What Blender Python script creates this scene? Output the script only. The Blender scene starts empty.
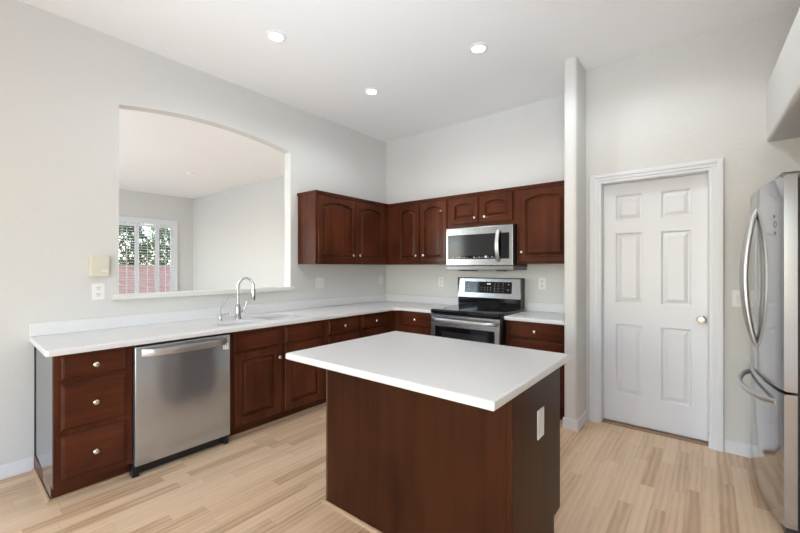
import bpy, bmesh, math, random
from mathutils import Vector, Matrix
PI = math.pi
random.seed(7)
S = bpy.context.scene
COL = S.collection

# ------------------------------------------------------------------ camera, world, light, exposure
cam_d = bpy.data.cameras.new('camera')
cam = bpy.data.objects.new('camera', cam_d); COL.objects.link(cam)
cam.location = (3.6151, -4.1721, 1.39)
cam.rotation_euler = (PI/2, 0, math.radians(38.826))
cam_d.sensor_width = 36.0
cam_d.lens = 382.666/800*36.0
cam_d.shift_y = 1.13/800
cam_d.clip_end = 200
S.camera = cam

S.view_settings.view_transform = 'Standard'
S.view_settings.look = 'None'
S.view_settings.gamma = 1.0
S.view_settings.use_curve_mapping = False
S.view_settings.exposure = -0.07

w = bpy.data.worlds.new('world'); S.world = w
w.use_nodes = True
nt = w.node_tree; nt.nodes.clear()
wo = nt.nodes.new('ShaderNodeOutputWorld'); bg = nt.nodes.new('ShaderNodeBackground')
sky = nt.nodes.new('ShaderNodeTexSky'); sky.sky_type = 'NISHITA'; sky.sun_disc = False
sky.sun_elevation = math.radians(50); sky.sun_rotation = math.radians(200)
nt.links.new(sky.outputs[0], bg.inputs[0]); bg.inputs[1].default_value = 1.25
nt.links.new(bg.outputs[0], wo.inputs[0])
S.cycles.max_bounces = 12; S.cycles.diffuse_bounces = 8; S.cycles.glossy_bounces = 6
S.cycles.caustics_reflective = False; S.cycles.caustics_refractive = False
S.cycles.sample_clamp_indirect = 6.0

def area(name, loc, rot, sx, sy, power, col=(1, 1, 1), spread=180):
    d = bpy.data.lights.new(name, 'AREA'); d.shape = 'RECTANGLE'; d.size = sx; d.size_y = sy
    d.energy = power; d.color = col; d.spread = math.radians(spread)
    o = bpy.data.objects.new(name, d); o.location = loc; o.rotation_euler = rot; COL.objects.link(o)
    return o
# daylight coming in through the glazed openings behind the camera, and through the shutters
area('daylight_patio_door', (2.4, -7.93, 1.2), (PI/2, 0, 0), 3.2, 2.2, 34, (0.86, 0.945, 1.0))
# fill light added behind the camera, aimed up to brighten the ceiling
area('ceiling_fill', (2.9, -4.8, 1.0), (PI-.86, 0, .42), 2.4, 1.2, 23, (0.74, 0.875, 1.0), 76)
area('daylight_side_window', (4.80, -6.6, 1.6), (0, PI/2, 0), 1.5, 1.8, 36, (0.85, 0.945, 1.0))
area('next_room_fill', (-3.4, -6.0, 1.2), (PI/2+.45, 0, 0), 4.0, 2.2, 118, (0.54, 0.77, 1.0))  # added fill at an unseen opening, tilted up to brighten the next room
area('daylight_shutters', (-6.72, -0.95, 1.7), (0, -PI/2, 0), 1.4, 1.7, 4, (0.86, 0.95, 1.0))
sun_d = bpy.data.lights.new('sun', 'SUN'); sun_d.energy = 3.0; sun_d.angle = .02
sun = bpy.data.objects.new('sun', sun_d); COL.objects.link(sun)
sun.rotation_euler = Vector((.62, .25, .85)).to_track_quat('Z', 'Y').to_euler()
LAMP_POWER = 16

# ------------------------------------------------------------------ materials
MATS = {}
def mat(name, base=(.8, .8, .8), rough=.5, metal=0.0, coat=0.0, spec=0.5, emit=None, estr=0):
    m = bpy.data.materials.new(name); m.use_nodes = True
    b = m.node_tree.nodes['Principled BSDF']
    b.inputs['Base Color'].default_value = (*base, 1); b.inputs['Roughness'].default_value = rough
    b.inputs['Metallic'].default_value = metal; b.inputs['Coat Weight'].default_value = coat
    b.inputs['Coat Roughness'].default_value = .12
    b.inputs['Specular IOR Level'].default_value = spec
    if emit:
        b.inputs['Emission Color'].default_value = (*emit, 1); b.inputs['Emission Strength'].default_value = estr
    MATS[name] = m
    return m
def nodes(m): return m.node_tree.nodes, m.node_tree.links, m.node_tree.nodes['Principled BSDF']
def coords(m, kind='Object', scale=(1, 1, 1)):
    n, l, b = nodes(m)
    t = n.new('ShaderNodeTexCoord'); mp = n.new('ShaderNodeMapping'); mp.inputs['Scale'].default_value = scale
    if kind == 'World':
        g = n.new('ShaderNodeNewGeometry'); l.new(g.outputs['Position'], mp.inputs[0])
    else:
        l.new(t.outputs[kind], mp.inputs[0])
    return mp.outputs[0]
def noise(m, vec, scale, detail=3, rough=.55):
    n, l, b = nodes(m)
    t = n.new('ShaderNodeTexNoise'); t.inputs['Scale'].default_value = scale
    t.inputs['Detail'].default_value = detail; t.inputs['Roughness'].default_value = rough
    l.new(vec, t.inputs['Vector']); return t.outputs['Fac']
def ramp(m, fac, stops):
    n, l, b = nodes(m)
    r = n.new('ShaderNodeValToRGB'); e = r.color_ramp.elements
    while len(e) < len(stops): e.new(.5)
    for i, (p, c) in enumerate(stops):
        e[i].position = p; e[i].color = (*c, 1)
    l.new(fac, r.inputs[0]); return r.outputs[0]
def bump(m, fac, strength, dist):
    n, l, b = nodes(m)
    bp = n.new('ShaderNodeBump'); bp.inputs['Strength'].default_value = strength; bp.inputs['Distance'].default_value = dist
    l.new(fac, bp.inputs['Height']); l.new(bp.outputs[0], b.inputs['Normal'])
def setcol(m, out):
    n, l, b = nodes(m); l.new(out, b.inputs['Base Color'])

def wall_mat(name, base, s=38, st=.35):
    m = mat(name, base, .6, spec=.3)
    v = coords(m, 'World'); bump(m, noise(m, v, s, 3, .6), st, .006); return m
wall_mat('wall_paint', (.692, .689, .673))
wall_mat('wall_paint_textured', (.692, .689, .673), 26, .55)
wall_mat('ceiling_paint', (.91, .91, .915), 60, .15)
mat('white_trim', (.765, .785, .825), .35)
mat('white_plastic', (.86, .86, .85), .3)
mat('beige_plastic', (.68, .65, .54), .4)
mat('receptacle_white', (.80, .80, .79), .35)
mat('slot_grey', (.22, .22, .22), .5)
mat('black_plastic', (.012, .012, .013), .35)
mat('dark_gasket', (.02, .02, .022), .6)
mat('black_glass', (.006, .006, .007), .07, spec=.28)
mat('grey_glass', (.022, .023, .025), .12, spec=.3)
mat('burner_ring', (.05, .05, .052), .2)
mat('chrome', (.62, .62, .63), .12, 1)
mat('satin_brass', (.70, .62, .48), .24, 1)
mat('nickel', (.74, .71, .66), .22, 1)
mat('display_light', (.5, .5, .5), .4, emit=(.9, .95, 1), estr=1.0)
mat('panel_marks', (.42, .42, .42), .4)
mat('panel_marks_dim', (.13, .13, .13), .4)
mat('lens_glow', (1, 1, 1), .4, emit=(1, .97, .92), estr=14)
mat('gloss_grey_laminate', (.20, .203, .21), .12, .75)
mat('raw_edge', (.33, .20, .11), .5)
mat('leaf_a', (.20, .30, .11), .7); mat('leaf_b', (.28, .38, .16), .7); mat('bark', (.12, .08, .05), .8)
mat('garden_ground', (.16, .12, .09), .9)
mat('steel_dark', (.20, .20, .205), .35, .9)
# stainless steel: brushed, softly uneven sheet
def steel(name, base, rough, st, axis):
    m = mat(name, base, rough, 1)
    sc = {'h': (1.5, 1.5, 160), 'v': (160, 160, 1.5)}[axis]
    n, l, b = nodes(m)
    f = noise(m, coords(m, 'Object', sc), 2.0, 2)
    r = n.new('ShaderNodeMapRange'); r.inputs[3].default_value = rough*.95; r.inputs[4].default_value = rough*1.08
    l.new(f, r.inputs[0]); l.new(r.outputs[0], b.inputs['Roughness'])
    bump(m, noise(m, coords(m, 'Object', (1, 2.2, .5)), 1.6, 1, .4), st, .05)
    return m
steel('stainless', (.46, .475, .50), .22, .22, 'h'); nodes(MATS['stainless'])[2].inputs['Metallic'].default_value = .82
steel('stainless_fridge', (.47, .475, .49), .13, .03, 'h')
mat('handle_steel', (.60, .60, .60), .33, .9)
mat('stainless_trim', (.34, .345, .36), .27, .9)
mat('sill_paint', (.78, .77, .745), .5)
# cherry wood, grain up or across
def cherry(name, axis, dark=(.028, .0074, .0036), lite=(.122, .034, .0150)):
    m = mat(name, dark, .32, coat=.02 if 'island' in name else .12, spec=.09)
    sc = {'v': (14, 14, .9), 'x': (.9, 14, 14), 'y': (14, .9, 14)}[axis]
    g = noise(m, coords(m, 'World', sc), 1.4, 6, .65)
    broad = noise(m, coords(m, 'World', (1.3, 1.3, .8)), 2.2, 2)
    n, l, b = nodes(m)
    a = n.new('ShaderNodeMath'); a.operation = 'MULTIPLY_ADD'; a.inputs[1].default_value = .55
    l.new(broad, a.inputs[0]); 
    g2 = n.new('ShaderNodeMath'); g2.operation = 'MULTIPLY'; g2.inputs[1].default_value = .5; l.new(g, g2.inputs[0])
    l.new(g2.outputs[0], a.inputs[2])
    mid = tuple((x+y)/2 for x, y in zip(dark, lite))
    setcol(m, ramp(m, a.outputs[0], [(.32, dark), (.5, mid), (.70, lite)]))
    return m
cherry('cherry_upright', 'v'); cherry('cherry_along_wall', 'y'); cherry('cherry_across', 'x')
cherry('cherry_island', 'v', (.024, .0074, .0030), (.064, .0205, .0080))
# solid-surface white worktop with fine speckle
m = mat('solid_surface', (.8, .8, .8), .28, spec=.5)
setcol(m, ramp(m, noise(m, coords(m, 'World'), 260, 2), [(.35, (.70, .70, .705)), (.5, (.785, .785, .79)), (.7, (.815, .815, .82))]))
mat('sink_white', (.80, .80, .79), .2)
# quarter round, light maple
m = mat('maple_trim', (.48, .32, .19), .4)
# laminate floor: narrow strips running towards the back wall
m = mat('laminate_floor', (.6, .45, .3), .33, spec=.45)
n, l, b = nodes(m)
def mth(op, a, bb=None, c=None):
    k = n.new('ShaderNodeMath'); k.operation = op
    for i, q in enumerate((a, bb, c)):
        if q is None: continue
        if isinstance(q, (int, float)): k.inputs[i].default_value = q
        else: l.new(q, k.inputs[i])
    return k.outputs[0]
geo = n.new('ShaderNodeNewGeometry'); sep = n.new('ShaderNodeSeparateXYZ'); l.new(geo.outputs['Position'], sep.inputs[0])
W_, L_ = .078, .66
xs = mth('DIVIDE', sep.outputs[0], W_); row = mth('FLOOR', xs)
wn = n.new('ShaderNodeTexWhiteNoise'); wn.noise_dimensions = '1D'; l.new(row, wn.inputs['W'])
ys = mth('ADD', mth('DIVIDE', sep.outputs[1], L_), mth('MULTIPLY', wn.outputs['Value'], 7.0)); cell = mth('FLOOR', ys)
cv = n.new('ShaderNodeCombineXYZ'); l.new(row, cv.inputs[0]); l.new(cell, cv.inputs[1])
wn2 = n.new('ShaderNodeTexWhiteNoise'); wn2.noise_dimensions = '2D'; l.new(cv.outputs[0], wn2.inputs['Vector'])
# grain, shifted per strip
gv = n.new('ShaderNodeCombineXYZ')
l.new(mth('ADD', mth('MULTIPLY', sep.outputs[0], 16), mth('MULTIPLY', wn2.outputs['Value'], 37)), gv.inputs[0])
l.new(mth('MULTIPLY', sep.outputs[1], 2.2), gv.inputs[1]); l.new(mth('MULTIPLY', wn2.outputs['Value'], 19), gv.inputs[2])
gt = n.new('ShaderNodeTexNoise'); gt.inputs['Scale'].default_value = 1.0; gt.inputs['Detail'].default_value = 5; gt.inputs['Distortion'].default_value = 1.2
l.new(gv.outputs[0], gt.inputs['Vector'])
wv = n.new('ShaderNodeTexWave'); wv.inputs['Scale'].default_value = .55; wv.inputs['Distortion'].default_value = 5.0; wv.inputs['Detail'].default_value = 2
wv.inputs['Detail Scale'].default_value = .8
l.new(gv.outputs[0], wv.inputs['Vector'])
tone = mth('ADD', mth('MULTIPLY_ADD', wn2.outputs['Value'], .42, .07), mth('ADD', mth('MULTIPLY', gt.outputs['Fac'], .46), mth('MULTIPLY', wv.outputs['Fac'], .15)))
fr = n.new('ShaderNodeValToRGB'); e = fr.color_ramp.elements
e[0].position = .27; e[0].color = (.56, .355, .205, 1); e[1].position = .82; e[1].color = (.87, .645, .44, 1)
k = e.new(.54); k.color = (.775, .55, .355, 1)
l.new(tone, fr.inputs[0])
fx = mth('FRACT', xs); fy = mth('FRACT', ys)
jx = mth('LESS_THAN', fx, .02); jy = mth('LESS_THAN', fy, .004)
jm = mth('MULTIPLY', mth('MAXIMUM', jx, jy), .22)
mx = n.new('ShaderNodeMix'); mx.data_type = 'RGBA'; l.new(jm, mx.inputs[0]); l.new(fr.outputs[0], mx.inputs[6]); mx.inputs[7].default_value = (.12, .075, .04, 1)
setcol(m, mx.outputs[2])
# garden masonry
m = mat('red_block', (.4, .18, .12), .85)
bk = nodes(m)[0].new('ShaderNodeTexBrick')
bk.inputs['Color1'].default_value = (.38, .20, .15, 1); bk.inputs['Color2'].default_value = (.31, .165, .125, 1)
bk.inputs['Mortar'].default_value = (.28, .20, .17, 1); bk.inputs['Scale'].default_value = 2.5
mpv = nodes(m)[0].new('ShaderNodeCombineXYZ'); sp = nodes(m)[0].new('ShaderNodeSeparateXYZ')
g_ = nodes(m)[0].new('ShaderNodeNewGeometry'); m.node_tree.links.new(g_.outputs['Position'], sp.inputs[0])
m.node_tree.links.new(sp.outputs[1], mpv.inputs[0]); m.node_tree.links.new(sp.outputs[2], mpv.inputs[1])
m.node_tree.links.new(mpv.outputs[0], bk.inputs['Vector']); setcol(m, bk.outputs[0])
# clear window glass
m = mat('window_glass', (1, 1, 1), .0); nodes(m)[2].inputs['Transmission Weight'].default_value = 1; nodes(m)[2].inputs['IOR'].default_value = 1.02

# ------------------------------------------------------------------ mesh helpers
class MB:
    """collects shapes; build() links them as one mesh object"""
    def __init__(s): s.bm = bmesh.new()
    def box(s, x0, x1, y0, y1, z0, z1, bev=0, seg=2):
        t = bmesh.new(); bmesh.ops.create_cube(t, size=1)
        for v in t.verts:
            v.co = Vector((x0+(v.co.x+.5)*(x1-x0), y0+(v.co.y+.5)*(y1-y0), z0+(v.co.z+.5)*(z1-z0)))
        if bev: bmesh.ops.bevel(t, geom=t.edges[:], offset=bev, segments=seg, affect='EDGES', profile=.5)
        s.merge(t); return s
    def merge(s, t, mtx=None):
        bmesh.ops.recalc_face_normals(t, faces=t.faces[:])
        vm = {}
        for v in t.verts: vm[v] = s.bm.verts.new(mtx @ v.co if mtx else v.co)
        for f in t.faces:
            try: s.bm.faces.new([vm[v] for v in f.verts])
            except ValueError: pass
        t.free()
    def loops(s, loops, cap0=True, cap1=True, fn=None):
        t = bmesh.new(); rows = [[t.verts.new(fn(p) if fn else p) for p in lp] for lp in loops]
        k = len(rows[0])
        for a, b_ in zip(rows, rows[1:]):
            for i in range(k): t.faces.new((a[i], a[(i+1) % k], b_[(i+1) % k], b_[i]))
        if cap0: t.faces.new(rows[0][::-1])
        if cap1: t.faces.new(rows[-1])
        s.merge(t); return s
    def tube(s, pts, r, n_=10, flat=1.0):
        pts = [Vector(p) for p in pts]; loops = []
        up = None
        for i, p in enumerate(pts):
            d = (pts[min(i+1, len(pts)-1)]-pts[max(i-1, 0)]).normalized()
            if up is None:
                up = Vector((0, 0, 1)) if abs(d.z) < .9 else Vector((1, 0, 0))
            a = d.cross(up).normalized(); up = a.cross(d).normalized()
            rr = r[i] if isinstance(r, (list, tuple)) else r
            loops.append([p+a*math.cos(2*PI*k/n_)*rr*flat+up*math.sin(2*PI*k/n_)*rr for k in range(n_)])
        return s.loops(loops)
    def lathe(s, prof, o=(0, 0, 0), axis='z', n_=20, sgn=1):
        o = Vector(o); L = []
        for r, h in prof:
            ring = []
            for k in range(n_):
                c, q = r*math.cos(2*PI*k/n_), r*math.sin(2*PI*k/n_)
                v = {'z': (c, q, sgn*h), 'x': (sgn*h, c, q), 'y': (c, sgn*h, q)}[axis]
                ring.append(o+Vector(v))
            L.append(ring)
        return s.loops(L)
    def build(s, name, m, parent=None, smooth=None, kind=None):
        me = bpy.data.meshes.new(name)
        if parent is not None:
            mw = parent_world(parent).inverted()
            bmesh.ops.transform(s.bm, matrix=mw, verts=s.bm.verts[:])
        s.bm.to_mesh(me); s.bm.free()
        me.materials.append(MATS[m])
        o = bpy.data.objects.new(name, me); COL.objects.link(o)
        if parent is not None: o.parent = parent
        if smooth is not None:
            me.shade_smooth() if hasattr(me, 'shade_smooth') else None
            me.set_sharp_from_angle(angle=math.radians(smooth))
        if kind: o['kind'] = kind
        return o
def parent_world(o):
    M = Matrix.LocRotScale(o.location, o.rotation_euler, o.scale)
    return parent_world(o.parent) @ M if o.parent else M
def mb(): return MB()
def tag(o, label, cat, group=None, kind=None):
    o['label'] = label; o['category'] = cat
    if group: o['group'] = group
    if kind: o['kind'] = kind
    return o
def thing(name, label, cat, loc, rz=0, group=None, kind=None):
    o = bpy.data.objects.new(name, None); o.location = loc; o.rotation_euler = (0, 0, rz)
    o.empty_display_size = .1; COL.objects.link(o)
    return tag(o, label, cat, group, kind)
def sheet(outer, holes, t0, t1, fn, bev=0):
    """prism from a 2-D outline with holes, between heights t0 and t1; fn maps (a, b, t) to the room"""
    cu = bpy.data.curves.new('outline', 'CURVE'); cu.dimensions = '2D'; cu.fill_mode = 'BOTH'
    cu.extrude = (t1-t0)/2-bev; cu.bevel_depth = bev; cu.bevel_resolution = 2; cu.offset = -bev
    for pts in [outer]+holes:
        sp_ = cu.splines.new('POLY'); sp_.points.add(len(pts)-1); sp_.use_cyclic_u = True
        for q, p in zip(sp_.points, pts): q.co = (p[0], p[1], 0, 1)
    o = bpy.data.objects.new('outline', cu); COL.objects.link(o)
    dg = bpy.context.evaluated_depsgraph_get(); dg.update()
    me = bpy.data.meshes.new_from_object(o.evaluated_get(dg))
    bpy.data.objects.remove(o); bpy.data.curves.remove(cu)
    b_ = MB(); t = bmesh.new(); t.from_mesh(me); bpy.data.meshes.remove(me)
    bmesh.ops.remove_doubles(t, verts=t.verts[:], dist=1e-5)
    for v in t.verts: v.co = Vector(fn(v.co.x, v.co.y, (t0+t1)/2+v.co.z))
    b_.merge(t); return b_
def rrect(x0, x1, y0, y1, r, k=5):
    P = []
    for cx, cy, a in ((x1-r, y1-r, 0), (x0+r, y1-r, 90), (x0+r, y0+r, 180), (x1-r, y0+r, 270)):
        for i in range(k+1):
            q = math.radians(a+90*i/k); P.append((cx+r*math.cos(q), cy+r*math.sin(q)))
    return P

# ------------------------------------------------------------------ the setting
CEIL = 3.19
XR, YR, XF, YN = 4.86, -8.0, -6.86, .224
DWY = -.383
def struct(o, label, cat): return tag(o, label, cat, kind='structure')
fl = sheet([(XF-.2, YR-.2), (XR+.2, YR-.2), (XR+.2, .4), (XF-.2, .4)], [], -.1, 0, lambda a, b, t: (a, b, t)).build('floor', 'laminate_floor')
struct(fl, 'light maple strip laminate floor', 'floor')
ce = sheet([(XF-.2, YR-.2), (XR+.2, YR-.2), (XR+.2, .4), (XF-.2, .4)], [], CEIL, CEIL+.1, lambda a, b, t: (a, b, t)).build('ceiling', 'ceiling_paint')
struct(ce, 'smooth white flat ceiling', 'ceiling')
# left wall with the arched pass-through
A0, A1, SZ, HZ, RISE = -3.212, -1.622, 1.165, 2.675, .082
arch = [(A0, SZ), (A1, SZ)]+[(A1+(A0-A1)*i/24, HZ+RISE*(1-(2*i/24-1)**2)) for i in range(25)]
wl = sheet([(YR, 0), (YN, 0), (YN, CEIL), (YR, CEIL)], [arch], -.11, 0, lambda a, b, t: (t, a, b), bev=0).build('wall_left', 'wall_paint')
struct(wl, 'off-white kitchen wall with the arched pass-through opening', 'wall')
wb = mb().box(-.02, XR+.1, 0, .1, 0, CEIL).build('wall_back', 'wall_paint'); struct(wb, 'off-white wall behind the range and wall cabinets', 'wall')
ws = sheet([(2.640, 0), (2.640, -.673), (2.646, -.687), (2.660, -.693), (2.722, -.693), (2.738, -.687), (2.746, -.668), (2.746, 0)], [], 0, CEIL, lambda a, b, t: (a, b, t)).build('wall_stub', 'wall_paint')
struct(ws, 'narrow floor-to-ceiling end wall between the cabinets and the panelled door', 'wall')
DX0, DX1, DZ = 2.856, 3.632, 2.154
wp = sheet([(2.74, 0), (DX0, 0), (DX0, DZ), (DX1, DZ), (DX1, 0), (XR, 0), (XR, CEIL), (2.74, CEIL)], [], DWY, DWY+.12, lambda a, b, t: (a, t, b)).build('wall_door', 'wall_paint_textured')
struct(wp, 'textured off-white wall around the white six-panel door', 'wall')
PW0, PW1 = 1.0, 4.2
wr = sheet([(-.02, 0), (PW0, 0), (PW0, 2.3), (PW1, 2.3), (PW1, 0), (XR, 0), (XR, CEIL), (-.02, CEIL)], [], YR, YR+.1, lambda a, b, t: (a, t-.1, b)).build('wall_rear', 'wall_paint')
struct(wr, 'off-white wall behind the camera with the patio door opening', 'wall')
wr2 = sheet([(YR, 0), (0, 0), (0, CEIL), (YR, CEIL)], [[(-7.5, .7), (-5.7, .7), (-5.7, 2.4), (-7.5, 2.4)]], XR, XR+.1, lambda a, b, t: (t, a, b)).build('wall_right', 'wall_paint')
struct(wr2, 'off-white wall behind the refrigerator', 'wall')
# next room seen through the opening
wf = sheet([(-6.2, 0), (YN, 0), (YN, CEIL), (-6.2, CEIL)], [[(-1.80, .68), (-.24, .68), (-.24, 2.50), (-1.80, 2.50)]], XF-.12, XF, lambda a, b, t: (t, a, b)).build('wall_far', 'wall_paint')
struct(wf, 'far wall of the next room with the shuttered window', 'wall')
wn_ = mb().box(XF-.1, -.11, YN, YN+.1, 0, CEIL).build('wall_next_room', 'wall_paint'); struct(wn_, 'plain side wall of the next room seen through the arch', 'wall')
wn_ = sheet([(XF-.1, 0), (-5.4, 0), (-5.4, 2.5), (-1.4, 2.5), (-1.4, 0), (-.11, 0), (-.11, CEIL), (XF-.1, CEIL)], [], -6.3, -6.2, lambda a, b, t: (a, t, b)).build('wall_front', 'wall_paint')
struct(wn_, 'near wall of the next room with its patio opening', 'wall')
# pass-through sill and backsplash-side ledge
sl = mb().box(-.125, .03, A0-.045, A1+.04, SZ-.028, SZ+.012, .006).build('trim_1', 'sill_paint'); struct(sl, 'white sill ledge along the foot of the arched pass-through', 'sill')
# soffit box above the refrigerator: short walls turned a little out of square
sf = sheet([(3.940, DWY+.02), (3.9845, -1.9), (XR, -1.9), (XR, DWY+.02)], [], 2.288, 2.705, lambda a, b, t: (a, b, t), bev=.022).build('soffit', 'wall_paint')
struct(sf, 'off-white boxed soffit ledge above the refrigerator', 'soffit')
# baseboards
def base(name, pts_box, label):
    o = mb()
    for q in pts_box: o.box(*q, .004, 1)
    return struct(o.build(name, 'white_trim'), label, 'baseboard')
BH = .095
base('baseboard_left', [(0, .014, YR, -3.699, 0, BH)], 'white baseboard on the left wall up to the drawer cabinet')
base('baseboard_stub', [(2.634, 2.760, -.707, -.693, 0, BH), (2.746, 2.760, -.6935, DWY-.012, 0, BH)], 'white baseboard around the foot of the narrow end wall')
base('baseboard_door', [(3.712, XR, DWY-.014, DWY, 0, BH)], 'white baseboard between the door casing and the refrigerator')
# ---- six-panel door
cas = mb()
def casing(b_, x0, x1, z0, z1):
    b_.box(x0, x1, DWY-.012, DWY, z0, z1, .003, 1)
cw = .075
for dep, ins in ((.014, 0), (.022, .038)):
    # stepped moulding: the outer step is the thicker one
    zt = DZ+cw-.012
    a_, b_, z_ = DX0-.006-(ins and ins-.006), DX1+.006+(ins and ins-.006), DZ+.006+(ins and ins-.012)
    yb = DWY-(.0 if not ins else .013)
    cas.box(DX0-cw, a_, DWY-dep, yb, 0, zt, .003, 1); cas.box(b_, DX1+cw, DWY-dep, yb, 0, zt, .003, 1)
    cas.box(a_-.001, b_+.001, DWY-dep+.0005, yb, z_, zt-.0005, .003, 1)
cas.box(DX0-.006, DX0+.014, DWY-.006, DWY+.12, 0, DZ); cas.box(DX1-.014, DX1+.006, DWY-.006, DWY+.12, 0, DZ)
cas.box(DX0+.0135, DX1-.0135, DWY-.0055, DWY+.12, DZ-.014, DZ+.0055)
struct(cas.build('trim_2', 'white_trim'), 'white moulded casing around the six-panel door', 'door casing')
th_ = mb().box(DX0+.002, DX1-.002, DWY+.03, DWY+.10, 0, .008, .002, 1).build('trim_3', 'raw_edge'); struct(th_, 'thin wood threshold strip under the white door', 'threshold')
dy = -.282
cols = [(2.968, 3.176), (3.306, 3.510)]; rows_ = [(.262, .888), (1.076, 1.698), (1.806, 2.036)]
dx0, dx1, dz0, dz1 = DX0+.016, DX1-.016, .014, DZ-.017
d = mb(); holes = [[(a, p), (b_, p), (b_, q), (a, q)] for a, b_ in cols for p, q in rows_]
d = sheet([(dx0, dz0), (dx1, dz0), (dx1, dz1), (dx0, dz1)], holes, dy, dy+.035, lambda a, b, t: (a, t, b))
def rect(x0, x1, z0, z1, y): return [(x0, y, z0), (x1, y, z0), (x1, y, z1), (x0, y, z1)]
for a, b_ in cols:
    for p, q in rows_:
        L = []
        for ins, dep in ((0, 0), (.006, .004), (.012, .016), (.020, .016), (.050, .003), (.052, .003)):
            L.append(rect(a+ins, b_-ins, p+ins, q-ins, dy+dep))
        d.loops(L, cap0=False)
door = d.build('door_1', 'white_trim'); struct(door, 'closed white six-panel interior door', 'door')
kn = mb().lathe([(.033, 0), (.033, .006), (.028, .010), (.012, .012), (.011, .030), (.020, .036), (.028, .046), (.029, .056), (.022, .066), (.0, .069)], (3.575, dy, .975), 'y', 20, -1)
kn.build('knob', 'satin_brass', door, 40)['label'] = 'satin brass-toned round door knob'

# ---- window, shutters, garden
win = mb()
for y0, y1, z0, z1 in ((-1.80, -1.76, .68, 2.5), (-.28, -.24, .68, 2.5), (-1.76, -.28, .68, .72), (-1.76, -.28, 2.46, 2.5), (-1.04, -1.0, .72, 2.46)):
    win.box(XF-.11, XF-.07, y0, y1, z0, z1)
wo_ = win.build('window_1', 'white_trim'); struct(wo_, 'white framed window of the next room behind the shutters', 'window')
mb().box(XF-.094, XF-.09, -1.77, -.27, .71, 2.47).build('pane', 'window_glass', wo_)
sh = thing('plantation_shutter', 'white plantation shutters with open louvres on the next room window', 'shutter', (XF, -1.02, .62))
f = mb()
f.box(XF+.001, XF+.045, -1.90, -1.80, .655, 2.435, .005, 1); f.box(XF+.001, XF+.045, -.265, -.165, .655, 2.435, .005, 1)
f.box(XF+.001, XF+.046, -1.90, -.165, 2.43, 2.572, .005, 1); f.box(XF+.001, XF+.05, -1.92, -.145, .54, .66, .005, 1)
f.build('shutter_frame', 'white_trim', sh)
for y0, y1 in ((-1.795, -1.46), (-1.455, -1.045), (-1.04, -.62), (-.615, -.27)):
    p = mb(); st = .042
    p.box(XF-.005, XF+.025, y0, y0+st, .665, 2.425); p.box(XF-.005, XF+.025, y1-st, y1, .665, 2.425)
    p.box(XF-.005, XF+.0249, y0+st, y1-st, .665, .73); p.box(XF-.005, XF+.0249, y0+st, y1-st, 2.36, 2.425)
    z = .77
    while z < 2.35:
        hw = .029; an = math.radians(17)
        c = [(-hw*math.cos(an), -hw*math.sin(an)), (0, -.006), (hw*math.cos(an), hw*math.sin(an)), (0, .006)]
        p.loops([[(XF+.01+q[0], y, z+q[1]) for q in c] for y in (y0+st, y1-st)]); z += .062
    po = p.build('shutter_panel', 'white_trim', sh)
    ym = (y0+y1)/2
    mb().box(XF+.036, XF+.046, ym-.006, ym+.006, .80, 2.32).build('tilt_rod', 'white_trim', po)
gw = mb().box(-11.2, -11.0, -6, 5, -.1, 1.40); gw.box(-11.23, -10.97, -6, 5, 1.40, 1.46)
tag(gw.build('garden_wall', 'red_block'), 'red block garden wall outside the shuttered window', 'garden wall', kind='structure')
gg = mb().box(-30, XF-.12, -14, 12, -.2, -.1).build('ground', 'garden_ground'); tag(gg, 'bare tan garden ground outside the next room', 'ground', kind='structure')
def tree(x, y, h, r, label, seed, lm):
    t = thing('tree', label, 'tree', (x, y, -.1), group=None)
    rnd = random.Random(seed); tb = mb()
    tb.tube([(x, y, -.1), (x+.05, y, h*.3), (x-.04, y+.1, h*.6), (x, y, h*.9)], [.10, .08, .06, .02], 8)
    for k_ in range(5):
        a = rnd.uniform(0, 2*PI); z0 = h*(.3+.1*k_)
        tb.tube([(x, y, z0), (x+math.cos(a)*r*.7, y+math.sin(a)*r*.7, z0+h*.18)], [.035, .012], 6)
    tb.build('trunk', 'bark', t, 60)
    lb = bmesh.new()
    for k_ in range(4200):
        u = rnd.uniform(-1, 1); a = rnd.uniform(0, 2*PI); rr = rnd.uniform(.35, 1)**.5
        q = math.sqrt(1-u*u)
        c = Vector((x+r*rr*q*math.cos(a), y+r*rr*q*math.sin(a), h*.50+h*.42*rr*u))
        s_ = rnd.uniform(.09, .17)
        m3 = Matrix.Rotation(rnd.uniform(0, PI), 3, 'X') @ Matrix.Rotation(rnd.uniform(0, PI), 3, 'Z')
        vs = [lb.verts.new(c+m3 @ Vector(v)*s_) for v in ((-1, 0, 0), (0, -.5, .1), (1, 0, 0), (0, .5, .1))]
        lb.faces.new(vs)
    me = bpy.data.meshes.new('foliage'); lb.transform(Matrix.Translation(-t.location)); lb.to_mesh(me); lb.free(); me.materials.append(MATS[lm])
    fo = bpy.data.objects.new('foliage', me); COL.objects.link(fo); fo.parent = t
tree(-13.0, .1, 4.0, 1.1, 'leafy green tree behind the garden wall, seen through the left shutter panels', 3, 'leaf_a')
tree(-13.4, 2.4, 4.2, 1.15, 'pale green tree behind the garden wall, seen through the right shutter panels', 5, 'leaf_b')
tree(-13.4, -2.2, 4.0, 1.1, 'green tree behind the garden wall, furthest left beside the window edge', 9, 'leaf_b')

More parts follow.
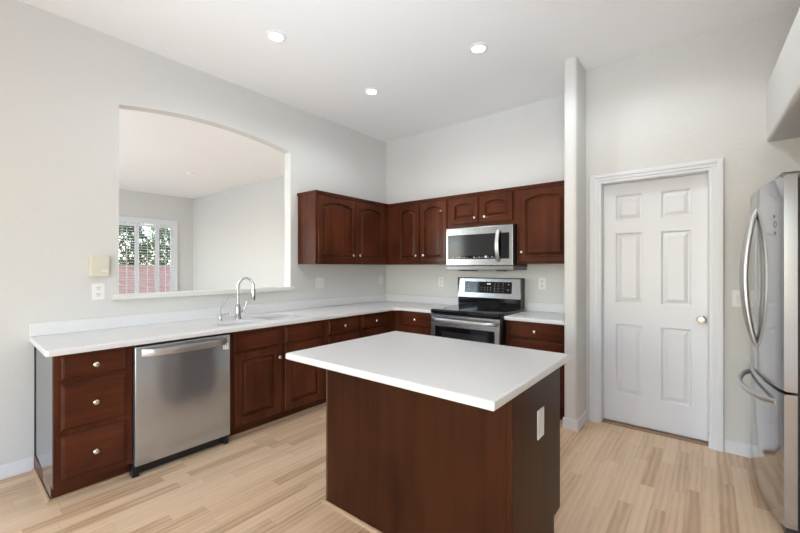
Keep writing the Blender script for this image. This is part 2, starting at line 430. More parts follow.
# ------------------------------------------------------------------ cabinet parts
def mapper(face, off):
    """(u, n, z): u along the wall, n out from the face plane"""
    if face == 'L': return lambda p: Vector((off+p[1], p[0], p[2]))         # faces +X
    if face == 'B': return lambda p: Vector((p[0], off-p[1], p[2]))         # faces -Y
    if face == 'K': return lambda p: Vector((p[0], off+p[1], p[2]))         # faces +Y
def outline(u0, u1, z0, z1, n_, arch_=0, k=12):
    P = [(u0, n_, z0), (u1, n_, z0)]
    for i in range(k+1):
        t = i/k; P.append((u1+(u0-u1)*t, n_, z1-arch_*(2*t-1)**2))
    return P
KNOB = [(.006, 0), (.006, .010), (.009, .013), (.0165, .017), (.0175, .021), (.014, .026), (.0, .028)]
def knob(parent, fn, u, n_, z):
    t = MB(); L = []
    for r, h in KNOB: L.append([fn((u+r*math.cos(2*PI*k/16), n_+h, z+r*math.sin(2*PI*k/16))) for k in range(16)])
    t.loops(L); t.build('knob', 'nickel', parent, 50)
def cab_door(parent, fn, u0, u1, z0, z1, arch_=0, ku=None, kz=None, wood='cherry_upright', th=.022):
    t = MB(); sw = .058; ar = arch_
    def lp(ins, n_, a): return [fn(p) for p in outline(u0+ins, u1-ins, z0+ins, z1-ins, n_, a)]
    t.loops([lp(0, 0, 0), lp(0, th-.005, 0), lp(.004, th, 0), lp(sw-.008, th, ar), lp(sw-.004, th+.003, ar), lp(sw+.001, th+.001, ar), lp(sw+.003, th-.017, ar), lp(sw+.014, th-.017, ar),
             lp(sw+.036, th-.004, ar*.95), lp(sw+.038, th, ar*.95)])
    o = t.build('door', wood, parent)
    if ku is not None: knob(o, fn, ku, th, kz)
    return o
def drawer(parent, fn, u0, u1, z0, z1, wood, k=True, name='drawer', th=.02):
    t = MB()
    def lp(ins, n_): return [fn(p) for p in ((u0+ins, n_, z0+ins), (u1-ins, n_, z0+ins), (u1-ins, n_, z1-ins), (u0+ins, n_, z1-ins))]
    t.loops([lp(0, 0), lp(0, th*.45), lp(.005, th*.5), lp(.013, th*.8), lp(.016, th*.8), (lp(.0185, th))])
    o = t.build(name, wood, parent)
    if k: knob(o, fn, (u0+u1)/2, th, (z0+z1)/2)
    return o
CH, CT = .881, .919          # cabinet top, worktop top
FX = .655; FY = -.600        # face-frame planes of the base units
TOE = .075
def frame_front(parent, fn, u0, u1, zs, us, depth=.02):
    """face frame: one plate with openings"""
    b_ = MB()
    holes_ = [[(a, p), (b2, p), (b2, q), (a, q)] for a, b2, p, q in us]
    o = sheet([(u0, zs[0]), (u1, zs[0]), (u1, zs[1]), (u0, zs[1])], holes_, -depth, 0, lambda a, b, t: fn((a, t, b)))
    return o.build('face_frame', 'cherry_upright', parent)
def base_unit(name, label, face, off, u0, u1, back, items, wood, cat='cabinet', group='cherry base cabinets', top=None):
    fn = mapper(face, off)
    loc = fn(((u0+u1)/2, -.3, 0)); loc.z = 0
    t = thing(name, label, cat, loc, 0, group)
    c = MB()
    def bx_(a0, a1, n0, n1, z0, z1):
        p, q = fn((a0, n0, z0)), fn((a1, n1, z1))
        c.box(min(p.x, q.x), max(p.x, q.x), min(p.y, q.y), max(p.y, q.y), z0, z1)
    if name == 'drawer_cabinet': u0 += .013
    bx_(u0, u1, -back, -.019, .10, top or CH-.001)
    c.build('body', wood if False else 'cherry_upright', t)
    c = MB(); bx_(u0-(.010 if name == 'drawer_cabinet' else 0), u1, -back, -TOE, .0, .10); c.build('toe_kick', wood, t)
    if name == 'drawer_cabinet': u0 -= .013
    frame_front(t, fn, u0, u1, (.10, CH-.001), [])
    for it in items:
        kind = it[0]
        if kind == 'drawer': drawer(t, fn, *it[1:5], wood)
        elif kind == 'false': drawer(t, fn, *it[1:5], wood, k=False, name='false_front')
        else: cab_door(t, fn, *it[1:5], ku=it[5], kz=it[6])
    return t
lb_ = 'low cherry cabinet with three knobbed drawers at the open left end of the counter'
t = base_unit('drawer_cabinet', lb_, 'L', FX, -3.703, -3.312, FX,
    [('drawer', -3.674, -3.348, .725, .868), ('drawer', -3.674, -3.348, .428, .703), ('drawer', -3.674, -3.348, .132, .395)], 'cherry_along_wall')
ep = sheet([(0, 0), (FX-TOE, 0), (FX-TOE, .10), (FX-.012, .10), (FX-.012, CH-.001), (0, CH-.001)], [], -.004, 0, lambda a, b, s: (a, -3.690-.012*a/.655+s, b)).build('end_panel', 'gloss_grey_laminate', t)
ep['label'] = 'glossy grey end panel'
mb().box(.001, .012, -3.699, -3.690, 0, CH-.001).build('scribe_strip', 'black_plastic', t)
base_unit('sink_cabinet', 'low cherry cabinet under the sink with two doors and two plain false fronts', 'L', FX, -2.660, -1.690, FX,
    [('false', -2.624, -2.203, .712, .866), ('false', -2.150, -1.722, .712, .866),
     ('door', -2.621, -2.200, .112, .700, -2.219, .606), ('door', -2.152, -1.722, .112, .700, -2.134, .606)], 'cherry_along_wall', top=.66)
base_unit('corner_drawer_cabinet', 'low cherry cabinet with two drawers between the sink cabinet and the corner', 'L', FX, -1.689, -.600, FX,
    [('drawer', -1.653, -1.221, .712, .866), ('drawer', -1.168, -.748, .712, .866),
     ('door', -1.653, -1.221, .112, .700, -1.25, .62), ('door', -1.168, -.748, .112, .700, -1.14, .62)], 'cherry_along_wall')
base_unit('small_drawer_cabinet', 'low cherry cabinet with a single drawer squeezed between the corner and the range', 'B', FY, .657, 1.252, -FY,
    [('drawer', .772, 1.192, .712, .866), ('door', .772, 1.192, .112, .700, .81, .62)], 'cherry_across')
base_unit('end_drawer_cabinet', 'low cherry drawer cabinet between the range and the narrow end wall', 'B', FY, 2.074, 2.637, -FY,
    [('drawer', 2.116, 2.606, .722, .866), ('drawer', 2.116, 2.606, .425, .703), ('drawer', 2.116, 2.606, .132, .405)], 'cherry_across')
# wall cabinets
def wall_unit(name, label, face, off, u0, u1, z0, z1, doors, extra=None):
    fn = mapper(face, off)
    loc = fn(((u0+u1)/2, -.15, 0)); loc.z = z0
    t = thing(name, label, 'cabinet', loc, 0, 'cherry wall cabinets')
    c = MB(); p, q = fn((u0, -abs(off), z0)), fn((u1, 0, z1-.004))
    c.box(min(p.x, q.x), max(p.x, q.x), min(p.y, q.y), max(p.y, q.y), z0, z1-.004); c.build('body', 'cherry_upright', t)
    c = MB()
    for d0, d1, zz0, zz1 in ((-abs(off), .018, z1-.012, z1), (-abs(off), .012, z1-.028, z1-.012)):
        e0 = u0-.012 if extra == 'left' else u0
        p, q = fn((e0, d0, zz0)), fn((u1, d1, zz1))
        c.box(min(p.x, q.x), max(p.x, q.x), min(p.y, q.y), max(p.y, q.y), zz0, zz1)
    c.build('top_moulding', 'cherry_along_wall' if face == 'L' else 'cherry_across', t)
    for dd in doors: cab_door(t, fn, *dd)
    return t
UB, UT = 1.430, 2.228
wall_unit('wall_cabinet', 'cherry double-door wall cabinet on the left wall, beside the arched opening', 'L', .310, -1.5236, -.312, UB, UT,
    [(-1.495, -.933, 1.449, 2.180, .045, -.985, 1.535), (-.918, -.411, 1.449, 2.180, .045, -.880, 1.535)], 'left')
wall_unit('wall_cabinet', 'cherry double-door wall cabinet filling the corner left of the microwave', 'B', -.310, .0, 1.256, UB, UT,
    [(.487, .819, 1.449, 2.180, .04, .785, 1.540), (.846, 1.222, 1.449, 2.180, .04, .895, 1.540)])
wall_unit('wall_cabinet', 'short cherry double-door cabinet right above the microwave', 'B', -.310, 1.257, 2.066, 1.845, UT,
    [(1.276, 1.626, 1.886, 2.180, .03, 1.593, 1.945), (1.656, 2.026, 1.886, 2.180, .03, 1.712, 1.945)])
wall_unit('wall_cabinet', 'tall single-door cherry wall cabinet between the microwave and the end wall', 'B', -.310, 2.067, 2.638, UB, UT,
    [(2.102, 2.602, 1.449, 2.180, .045, 2.128, 1.548)])
# quarter rounds on the floor
def qround(name, p, q, out, label):
    p, q, out = Vector(p), Vector(q), Vector(out); r = .017; L = []
    for e_ in (p, q):
        L.append([e_]+[e_+out*r*math.cos(a)+Vector((0, 0, 1))*r*math.sin(a) for a in [PI/2*i/5 for i in range(6)]])
    struct(mb().loops(L).build(name, 'maple_trim'), label, 'quarter round')
tx = FX-TOE
qround('trim_4', (tx, -3.707, 0), (tx, -3.312, 0), (1, 0, 0), 'maple quarter round along the three-drawer cabinet toe')
qround('trim_5', (.014, -3.698, 0), (tx+.016, -3.707, 0), (0, -1, 0), 'maple quarter round along the grey cabinet end panel')
qround('trim_6', (tx, -2.660, 0), (tx, -.60, 0), (1, 0, 0), 'maple quarter round along the sink cabinet toe')

# ------------------------------------------------------------------ worktops
CFX, CFY = .705, -.640
def arc(cx, cy, r, a0, a1, k=6): return [(cx+r*math.cos(math.radians(a0+(a1-a0)*i/k)), cy+r*math.sin(math.radians(a0+(a1-a0)*i/k))) for i in range(k+1)]
ri = .10
outer = [(.001, -.001), (.001, -3.722), (CFX-.015, -3.745), (CFX, -3.730)]+arc(CFX+ri, CFY-ri, ri, 180, 90)+[(1.254, CFY), (1.254, -.001)]
bowls = [rrect(.17, .58, -2.22, -1.73, .07), rrect(.37, .58, -2.66, -2.34, .06)]
ct = thing('countertop', 'long white L-shaped worktop with low backsplash along the left wall', 'countertop', (.35, -2.2, CH))
sheet(outer, bowls, CH, CT, lambda a, b, s: (a, b, s), bev=.008).build('worktop', 'solid_surface', ct, 40)
bs = mb().box(.001, .02, -3.722, -.001, CT, 1.012, .003, 1); bs.box(.001, 1.254, -.02, -.001, CT, 1.012, .003, 1)
bs.build('backsplash', 'solid_surface', ct)
ct2 = thing('countertop', 'short white worktop between the range and the narrow end wall', 'countertop', (2.35, -.33, CH))
sheet([(2.070, -.001), (2.070, CFY), (2.638, CFY), (2.638, -.001)], [], CH, CT, lambda a, b, s: (a, b, s), bev=.008).build('worktop', 'solid_surface', ct2, 40)
mb().box(2.070, 2.638, -.02, -.001, CT, 1.012, .003, 1).build('backsplash', 'solid_surface', ct2)
# sink: two white bowls hung under the worktop
sk = thing('sink', 'white double-bowl undermount sink set in the long worktop', 'sink', (.38, -2.2, CH-.2))
for nm, (x0, x1, y0, y1, r), dep in (('large_bowl', (.17, .58, -2.22, -1.73, .07), .19), ('small_bowl', (.37, .58, -2.66, -2.34, .06), .14)):
    L = []
    for ins, z in ((-.012, CH-.001), (.0, CH-.001), (.004, CH-.03), (.012, CH-dep+.03), (.04, CH-dep)):
        L.append([(a, b, z) for a, b in rrect(x0+ins, x1-ins, y0+ins, y1-ins, max(r-ins*.5, .03))])
    b_ = MB(); b_.loops(L, cap0=False).build(nm, 'sink_white', sk, 50)
    cx, cy = (x0+x1)/2, (y0+y1)/2
    mb().lathe([(.0, .001), (.04, .001), (.042, .004), (.03, .005), (0, .003)], (cx, cy, CH-dep), 'z', 20).build('drain', 'chrome', sk, 40)
# faucet
FXX, FYY = .25, -2.365
fa = thing('faucet', 'tall chrome gooseneck faucet with pull-down head beside the sink', 'faucet', (FXX, FYY, CT))
mb().lathe([(.030, 0), (.030, .006), (.026, .012), (.024, .09), (.021, .12), (.014, .135), (.013, .14)], (FXX, FYY, CT), 'z', 20).build('base', 'chrome', fa, 40)
ax = Vector((.93, .37, 0)).normalized()
P = [Vector((FXX, FYY, CT+.13)), Vector((FXX, FYY, CT+.20)), Vector((FXX, FYY, CT+.28))]
R_ = .086
for i in range(1, 13):
    a = PI-PI*1.06*i/12; P.append(Vector((FXX, FYY, CT+.29))+ax*(R_+R_*math.cos(a))+Vector((0, 0, R_*math.sin(a))))
mb().tube(P, .0115, 12).build('spout', 'chrome', fa, 50)
e0 = P[-1]; dd = (P[-1]-P[-2]).normalized()
mb().tube([e0, e0+dd*.02, e0+dd*.09, e0+dd*.10], [.013, .017, .020, .016], 14).build('spray_head', 'chrome', fa, 50)
hb = Vector((FXX, FYY, CT+.075)); hx = Vector((.5, .85, 0)).normalized()
mb().tube([hb, hb+hx*.03, hb+hx*.045], [.014, .016, .012], 12).tube([hb+hx*.04, hb+hx*.06+Vector((0, 0, .03)), hb+hx*.075+Vector((0, 0, .085))], [.007, .0065, .005], 8).build('handle', 'chrome', fa, 50)
TX, TY = .23, -2.520
ft = thing('filter_tap', 'small slim chrome filter tap with thin bent spout left of the faucet', 'tap', (TX, TY, CT))
mb().lathe([(.018, 0), (.018, .006), (.012, .012), (.011, .055), (.006, .062), (0, .064)], (TX, TY, CT), 'z', 16).build('base', 'chrome', ft, 40)
mb().tube([(TX, TY, CT+.03), (TX+.0, TY+.0, CT+.10), (TX+.03, TY+.02, CT+.165), (TX+.055, TY+.035, CT+.205), (TX+.075, TY+.045, CT+.222), (TX+.105, TY+.06, CT+.222), (TX+.125, TY+.07, CT+.208)], .0055, 8).build('spout', 'chrome', ft, 60)
mb().tube([(TX, TY, CT+.045), (TX+.045, TY+.03, CT+.055)], [.007, .010], 10).lathe([(.0, -.014), (.012, -.010), (.015, 0), (.012, .010), (0, .014)], (TX+.055, TY+.036, CT+.058), 'z', 12).build('handle', 'chrome', ft, 60)

# ------------------------------------------------------------------ dishwasher
DY0, DY1 = -3.306, -2.664
dw = thing('dishwasher', 'stainless steel dishwasher with a bar handle under the left worktop', 'dishwasher', (.4, -2.985, 0))
b_ = mb(); b_.box(.02, .63, DY0+.005, DY1-.005, .075, CH-.004); b_.build('body', 'black_plastic', dw)
mb().box(.63, .69, DY0, DY1, .078, CH-.016, .006, 3).build('front_panel', 'stainless', dw, 40)
mb().box(.63, .675, DY0+.004, DY1-.004, CH-.016, CH-.004).build('control_edge', 'black_plastic', dw)
mb().box(.55, .625, DY0+.004, DY1-.004, .004, .076).box(.60, .66, DY0-.006, DY0+.03, .0, .078).box(.60, .66, DY1-.03, DY1, .0, .078).build('kick_plate', 'black_plastic', dw)
hp = []; hz = .822
for i in range(15):
    q = i/14; y = DY0+.036+(DY1-DY0-.072)*q
    hp.append((.690+.060*min(1, math.sin(PI*q)**.45 if 0 < q < 1 else 0)+.0, y, hz))
b_ = MB(); L = []
for x, y, z in hp:
    L.append([(x-.010, y, z-.026), (x+.006, y, z-.023), (x+.012, y, z), (x+.006, y, z+.023), (x-.010, y, z+.026)])
b_.loops(L).build('handle', 'handle_steel', dw, 50)
st_ = mb().box(.690, .6912, DY1-.060, DY1-.016, .755, .805).build('sticker', 'white_plastic', dw); st_['label'] = 'small white square sticker'
b_ = mb()
for oy, oz in ((-.049, .790), (-.031, .790), (-.049, .768), (-.031, .768)): b_.box(.6912, .6916, DY1+oy-.005, DY1+oy+.005, oz-.005, oz+.005)
b_.build('mark', 'panel_marks', st_)

# ------------------------------------------------------------------ range
RX0, RX1, RF = 1.256, 2.064, -.712
rg = thing('range', 'stainless steel electric range with black glass cooktop and raised control panel', 'range', ((RX0+RX1)/2, -.35, 0))
mb().box(RX0, RX1, -.66, -.025, .03, .893).build('body', 'black_plastic', rg)
for x in (RX0+.05, RX1-.05):
    for y in (-.6, -.1): mb().lathe([(.02, 0), (.02, .03)], (x, y, 0), 'z', 12).build('foot', 'black_plastic', rg)
cb = sheet(rrect(RX0-.001, RX1+.001, RF-.012, -.075, .03), [], .897, .944, lambda a, b, s: (a, b, s), bev=.010).build('cooktop', 'black_glass', rg, 40)
def ring(cx, cy, r):
    t_ = MB(); L = [[(cx+q*math.cos(2*PI*k/40), cy+q*math.sin(2*PI*k/40), z) for k in range(40)] for q, z in ((r-.004, .9441), (r-.004, .9444), (r, .9444), (r, .9441))]
    t_.loops(L, False, False).build('burner_ring', 'burner_ring', cb)
for cx, cy, r in ((1.45, -.55, .11), (1.88, -.55, .09), (1.45, -.24, .08), (1.88, -.24, .10)): ring(cx, cy, r)
BG1 = RX1-.028
b_ = mb().box(RX0, BG1, -.115, -.025, .90, 1.045, .003, 1); b_.build('backguard_riser', 'black_glass', rg)
bgp = MB(); L = []
for x in (RX0, BG1):
    L.append([(x, -.125, 1.043), (x, -.10, 1.262), (x, -.095, 1.268), (x, -.025, 1.268), (x, -.025, 1.043)])
bgp.loops(L); bg_ = bgp.build('backguard', 'stainless_trim', rg)
mb().box(RX0-.003, RX0+.006, -.12, -.022, 1.04, 1.271).box(BG1-.005, BG1+.003, -.118, -.022, .94, 1.271).box(RX0, BG1, -.098, -.022, 1.262, 1.272).build('backguard_edge', 'black_plastic', rg)
def bgpt(x, z, n_): # point on the tilted face
    q = (z-1.043)/.219; return (x, -.125+.025*q-n_, z)
def bgquad(b_, x0, x1, z0, z1, n0, n1):
    b_.loops([[bgpt(x0, z0, n), bgpt(x1, z0, n), bgpt(x1, z1, n), bgpt(x0, z1, n)] for n in (n0, n1)])
cp = MB(); bgquad(cp, 1.345, 1.930, 1.098, 1.228, -.002, .002); cpo = cp.build('control_panel', 'black_glass', rg)
b_ = MB(); bgquad(b_, 1.636, 1.652, 1.197, 1.210, .002, .0028); bgquad(b_, 1.660, 1.676, 1.197, 1.210, .002, .0028); b_.build('clock_digits', 'display_light', cpo)
def key(*q):
    b_ = MB(); bgquad(b_, *q); b_.build('touch_key', 'panel_marks', cpo)
for x in (1.43, 1.49, 1.56, 1.60, 1.635, 1.672, 1.72):
    for z in (1.130, 1.155): key(x, x+.012, z, z+.005, .002, .0028)
for x in (1.725, 1.765, 1.825):
    for z in (1.12, 1.15, 1.178, 1.204): key(x, x+.009, z, z+.006, .002, .0028)
for x, z in ((1.885, 1.195), (1.88, 1.135), (1.39, 1.17), (1.39, 1.13)): key(x, x+.016, z, z+.012, .002, .0028)
mb().box(RX0+.004, RX1-.004, RF, -.66, .845, .892, .004, 1).build('front_rail', 'stainless_trim', rg)
od = mb().box(RX0+.004, RX1-.004, RF, -.66, .245, .842, .008, 2).build('oven_door', 'stainless_trim', rg)
ow = mb().box(RX0+.062, RX1-.058, RF-.003, RF+.01, .33, .768, .002, 1).build('window', 'black_glass', od)
mb().box(RX0+.15, RX1-.15, RF-.0045, RF, .40, .715, .001, 1).build('inner_pane', 'grey_glass', od)
hp = []
for i in range(17):
    q = i/16; x = RX0+.02+(RX1-RX0-.04)*q
    hp.append((x, RF-.055*min(1, (math.sin(PI*q)*3.2) if 0 < q < 1 else 0)**.6-.006*math.sin(PI*q), .838))
b_ = MB(); L = []
for x, y, z in hp: L.append([(x, y+.012, z-.021), (x, y-.008, z-.017), (x, y-.012, z), (x, y-.008, z+.017), (x, y+.012, z+.021)])
b_.loops(L).build('handle', 'handle_steel', od, 50)
mb().box(RX0+.004, RX1-.004, RF, -.66, .05, .238, .008, 2).build('storage_drawer', 'stainless_trim', rg)

# ------------------------------------------------------------------ microwave
MX0, MX1, MF, MZ0, MZ1 = 1.266, 2.064, -.410, 1.412, 1.838
mw = thing('microwave', 'stainless over-the-range microwave with dark window hanging above the range', 'microwave', ((MX0+MX1)/2, -.2, MZ0-.06))
mb().box(MX0+.003, MX1-.003, -.375, -.002, MZ0-.012, MZ1+.004).build('body', 'black_plastic', mw)
md = mb().box(MX0, MX1, MF, -.376, MZ0, MZ1-.004, .006, 2).build('door', 'stainless_trim', mw)
mb().box(1.294, 2.026, MF-.004, MF+.01, 1.484, 1.754, .002, 1).build('window', 'black_glass', md)
mb().box(1.420, 1.888, MF-.0055, MF, 1.520, 1.752, .001, 1).build('inner_mesh', 'grey_glass', md)
b_ = MB()
for i, x in enumerate([1.33, 1.36, 1.40, 1.435, 1.47, 1.50, 1.53, 1.62, 1.65, 1.68, 1.71, 1.745, 1.785, 1.83, 1.86]):
    mb().box(x, x+.016, MF-.0052, MF-.0035, 1.497, 1.503+.006*(i % 2)).build('touch_key', 'panel_marks', md)
b_ = MB(); b_.box(1.757, 1.764, MF-.0055, MF-.0035, 1.497, 1.517).box(1.769, 1.776, MF-.0055, MF-.0035, 1.497, 1.517); b_.build('display_digits', 'display_light', md)
L = []
for i in range(17):
    q = i/16; z = 1.455+.335*q; y = MF-.046*math.sin(PI*q)**.7-.002 if 0 < q < 1 else MF-.002
    x = 1.910
    L.append([(x-.021, y+.006, z), (x-.018, y-.006, z), (x, y-.010, z), (x+.018, y-.006, z), (x+.021, y+.006, z)])
MB().loops(L).build('handle', 'handle_steel', md, 50)
mb().box(MX0-.002, MX1+.002, MF+.004, -.02, MZ0-.050, MZ0-.003, .006, 2).build('vent_base', 'steel_dark', mw)
for x in (1.40, 1.50, 1.86): mb().box(x, x+.06, -.36, -.20, MZ0-.060, MZ0-.048).build('vent_foot', 'black_plastic', mw)

# ------------------------------------------------------------------ island
isl = thing('kitchen_island', 'dark cherry kitchen island base with plain panel towards the camera', 'kitchen island', (2.42, -2.36, 0))
IX0, IX1, IY0, IY1 = 1.852, 3.000, -2.680, -2.046
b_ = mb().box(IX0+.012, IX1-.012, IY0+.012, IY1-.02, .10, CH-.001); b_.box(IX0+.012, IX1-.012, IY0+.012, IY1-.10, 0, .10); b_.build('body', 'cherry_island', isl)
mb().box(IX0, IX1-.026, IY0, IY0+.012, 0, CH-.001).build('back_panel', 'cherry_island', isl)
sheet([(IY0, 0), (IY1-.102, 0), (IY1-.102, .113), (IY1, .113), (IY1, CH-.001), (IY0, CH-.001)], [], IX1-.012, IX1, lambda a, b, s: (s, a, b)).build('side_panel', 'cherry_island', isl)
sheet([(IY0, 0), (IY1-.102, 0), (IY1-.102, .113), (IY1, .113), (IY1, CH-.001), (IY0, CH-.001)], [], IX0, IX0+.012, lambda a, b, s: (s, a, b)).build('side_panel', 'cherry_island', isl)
mb().box(IX1-.026, IX1+.001, IY0-.004, IY0+.012, 0, CH-.001, .003, 1).build('corner_stile', 'cherry_island', isl)
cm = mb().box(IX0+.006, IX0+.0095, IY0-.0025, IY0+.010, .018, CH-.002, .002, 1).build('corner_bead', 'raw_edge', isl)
fn = mapper('K', IY1-.02)
frame_front(isl, fn, IX0+.012, IX1-.012, (.10, CH-.001), [])
for a, b2, kk in ((1.885, 2.405, 2.38), (2.445, 2.965, 2.47)):
    drawer(isl, fn, a, b2, .712, .866, 'cherry_across'); cab_door(isl, fn, a, b2, .125, .70, 0, kk, .62)
it = sheet([(1.793, -2.9175), (3.031, -2.9175), (3.031, -1.962), (1.793, -1.962)], [], CH, CT, lambda a, b, s: (a, b, s), bev=.010).build('island_worktop', 'solid_surface', None, 40)
tag(it, 'white rectangular worktop overhanging the dark island base', 'countertop')
qround('trim_7', (IX0-.016, IY0-.004, 0), (IX1, IY0-.004, 0), (0, -1, 0), 'maple quarter round along the foot of the island panel')

# ------------------------------------------------------------------ refrigerator (local: front at x=0 facing -x, y from 0 far to -W near)
W = .897; D_ = .80
fr_ = thing('refrigerator', 'stainless french-door refrigerator with bottom freezer drawer at the right edge', 'refrigerator', (3.850, -.505, 0), math.radians(3.96))
FM = parent_world(fr_)
def bulge(y): q = (y+W/2)/(W/2); return -.036*(1-q*q)
def curved(y0, y1, z0, z1, th=.058, k=10, bev=.010):
    """door slab with the bowed front; built in the fridge's own axes then moved"""
    ys_ = [y0+(y1-y0)*i/k for i in range(k+1)]
    L = []
    for z, ins in ((z0, bev), (z0+bev*.3, bev*.3), (z0+bev, 0), (z1-bev, 0), (z1-bev*.3, bev*.3), (z1, bev)):
        lp = [(th, y0, z)]
        for i, y in enumerate(ys_):
            e_ = 0
            if i in (0, k): e_ = bev*.8
            lp.append((bulge(y)+ins+e_, y, z))
        lp.append((th, y1, z))
        L.append([FM @ Vector(p) for p in lp])
    return MB().loops(L)
b_ = MB(); t_ = bmesh.new(); bmesh.ops.create_cube(t_, size=1)
for v in t_.verts: v.co = Vector((.07+(v.co.x+.5)*(D_-.07), -W+(v.co.y+.5)*W, .03+(v.co.z+.5)*1.81))
b_.merge(t_, FM); b_.build('body', 'dark_gasket', fr_)
def lbox(x0, x1, y0, y1, z0, z1, bev=0):
    q = MB(); q.box(x0, x1, y0, y1, z0, z1, bev); bmesh.ops.transform(q.bm, matrix=FM, verts=q.bm.verts[:]); return q
lbox(.058, .072, -W+.012, -.012, .06, 1.85).build('door_gasket', 'black_plastic', fr_)
lbox(.02, .60, -W+.02, -.02, .0, .045).build('toe_grille', 'black_plastic', fr_)
rd = curved(-W, -W/2-.003, .752, 1.868).build('door', 'stainless_fridge', fr_, 30)
ld = curved(-W/2+.003, 0, .752, 1.868).build('door', 'stainless_fridge', fr_, 30)
fd = curved(-W, 0, .055, .738, k=20).build('freezer_drawer', 'stainless_fridge', fr_, 30)
def grip(parent, pts, w_, name='handle'):
    MB().tube([FM @ Vector(p) for p in pts], w_, 12).build(name, 'handle_steel', parent, 60)
for par, s_ in ((rd, -1), (ld, 1)):
    pts = []
    for i in range(21):
        q = i/20; z = .905+.84*q; k_ = math.sin(PI*q)**.75 if 0 < q < 1 else 0
        y = -W/2+s_*(.022+.022*k_)
        pts.append((bulge(y)+.004-.060*k_, y, z))
    grip(par, pts, [.012+.004*math.sin(PI*i/20) for i in range(21)])
pts = []
for i in range(21):
    q = i/20; y = -.07-(W-.14)*q; k_ = math.sin(PI*q)**.5 if 0 < q < 1 else 0
    pts.append((bulge(y)+.004-.072*k_, y, .675-.012*k_))
grip(fd, pts, .016)
for y in (-W+.03, -.13):
    lbox(.0, .22, y-.02, y+.12 if y < -.5 else y+.11, 1.852, 1.884, .008).build('hinge_cover', 'steel_dark', fr_)
# small icons and badge on the near door
b_ = MB()
def fpt(y, z, n_): return FM @ Vector((bulge(y)-n_, y, z))
for z, y, r in ((1.62, -.815, .018), (1.575, -.815, .010), (1.665, -.805, .008)):
    L = [[fpt(y+q*math.cos(2*PI*k/18), z+q*math.sin(2*PI*k/18), n_) for k in range(18)] for q, n_ in ((r-.004, .0005), (r-.004, .0012), (r, .0012), (r, .0005))]
    b_.loops(L, False, False)
b_.build('door_icons', 'panel_marks_dim', rd)

# ------------------------------------------------------------------ wall plates
def plate(name, label, face, off, u, z, kind, wdt=.078, hgt=.122, group=None, blank=False):
    fn = mapper(face, off) if face != 'R' else (lambda p: Vector((off+p[1], p[0], p[2])))
    t_ = thing(name, label, 'outlet' if kind == 'outlet' else 'light switch', fn((u, 0, z-hgt/2)), 0, group)
    def cub(u0, u1, n0, n1, z0, z1, bev, nm, mt, par):
        p, q = fn((u0, n0, z0)), fn((u1, n1, z1))
        return mb().box(min(p.x, q.x), max(p.x, q.x), min(p.y, q.y), max(p.y, q.y), z0, z1, bev, 2).build(nm, mt, par)
    pl = cub(u-wdt/2, u+wdt/2, 0, .006, z-hgt/2, z+hgt/2, .0025, 'cover_plate', 'white_plastic', t_)
    if blank: return t_
    if kind == 'outlet':
        for zz in (z-.025, z+.025):
            rc = cub(u-.017, u+.017, .005, .0085, zz-.016, zz+.016, .001, 'receptacle', 'receptacle_white', pl)
            b2_ = MB()
            for du in (-.007, .007):
                p, q = fn((u+du-.0016, .008, zz)), fn((u+du+.0016, .0089, zz+.011))
                b2_.box(min(p.x, q.x), max(p.x, q.x), min(p.y, q.y), max(p.y, q.y), min(p.z, q.z), max(p.z, q.z))
            p, q = fn((u-.003, .008, zz-.012)), fn((u+.003, .0089, zz-.006))
            b2_.box(min(p.x, q.x), max(p.x, q.x), min(p.y, q.y), max(p.y, q.y), min(p.z, q.z), max(p.z, q.z))
            o2 = b2_.build('slots', 'slot_grey', t_)
    else:
        for uu in ([u-.023, u+.023] if kind == 'double' else [u]):
            cub(uu-.016, uu+.016, .005, .010, z-.032, z+.032, .002, 'rocker', 'receptacle_white', pl)
    return t_
plate('outlet', 'white outlet below the beige box on the left wall', 'L', 0, -3.343, 1.208, 'outlet')
plate('light_switch', 'double white switch plate under the left wall cabinet', 'L', 0, -1.212, 1.208, 'double', .125)
plate('outlet', 'white outlet on the left wall nearest the room corner', 'L', 0, -.110, 1.215, 'outlet')
plate('outlet', 'white outlet on the back wall left of the range', 'B', 0, .939, 1.208, 'outlet')
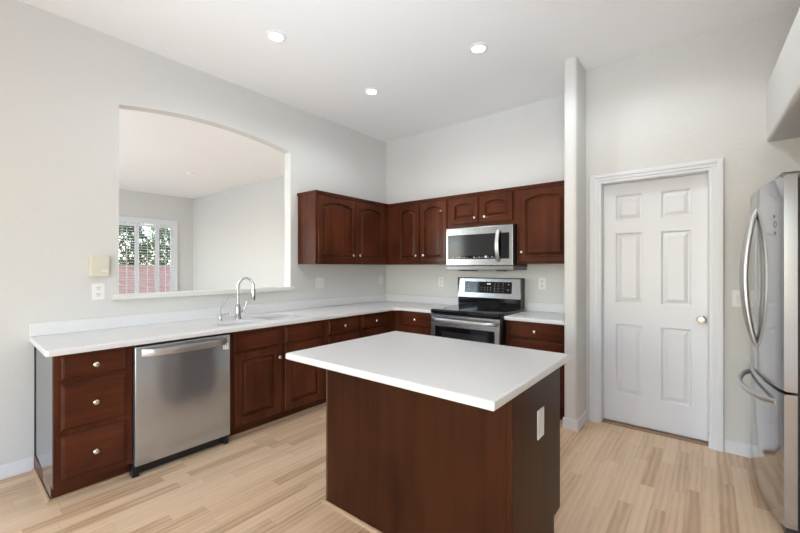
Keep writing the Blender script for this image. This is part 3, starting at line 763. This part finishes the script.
plate('outlet', 'white outlet on the back wall right of the range', 'B', 0, 2.224, 1.218, 'outlet')
plate('outlet_cover', 'plain white cover plate on the side panel of the island', 'R', IX1, -2.358, .660, 'outlet', .085, .135, None, True)
plate('light_switch', 'white light switch between the door casing and the refrigerator', 'B', DWY, 3.795, 1.160, 'single')
ic = thing('intercom_box', 'beige wall box above the outlet left of the arch', 'wall box', (0, -3.342, 1.32))
mb().box(0, .045, -3.402, -3.282, 1.322, 1.480, .008, 2).build('housing', 'beige_plastic', ic)
mb().box(.044, .047, -3.335, -3.292, 1.358, 1.372, .001, 1).build('slot', 'receptacle_white', ic)
# ------------------------------------------------------------------ ceiling lamps
def lamp(x, y, label):
    t_ = thing('recessed_light', label, 'ceiling light', (x, y, CEIL), 0, 'recessed ceiling lights')
    mb().lathe([(.052, -.001), (.055, -.010), (.078, -.004), (.080, .0), (.0, .0)], (x, y, CEIL), 'z', 32).build('trim_ring', 'white_plastic', t_, 40)
    mb().lathe([(.0, -.004), (.050, -.004), (.050, -.0015), (.0, -.0015)], (x, y, CEIL), 'z', 24).build('lens', 'lens_glow', t_)
    d_ = bpy.data.lights.new('recessed_light_bulb', 'SPOT'); d_.spot_size = math.radians(164); d_.spot_blend = .45; d_.shadow_soft_size = .05; d_.energy = LAMP_POWER; d_.color = (.90, .965, 1)
    o = bpy.data.objects.new('bulb', d_); o.location = (0, 0, -.06); o.parent = t_; COL.objects.link(o)
lamp(1.00, -2.46, 'lit recessed ceiling light above the sink, leftmost in the photo')
lamp(.94, -1.31, 'lit recessed ceiling light nearest the corner of the kitchen, lowest in the photo')
lamp(2.15, -1.325, 'lit recessed ceiling light in front of the range, rightmost in the photo')
lamp(3.28, -1.32, 'lit recessed ceiling light in front of the white door, just above the frame')
sd = mb().lathe([(.0, -.035), (.045, -.034), (.062, -.026), (.066, -.006), (.066, 0), (0, 0)], (-4.04, -1.007, CEIL), 'z', 24).build('smoke_detector', 'white_plastic', None, 40)
tag(sd, 'small round white detector on the ceiling of the next room', 'smoke detector')
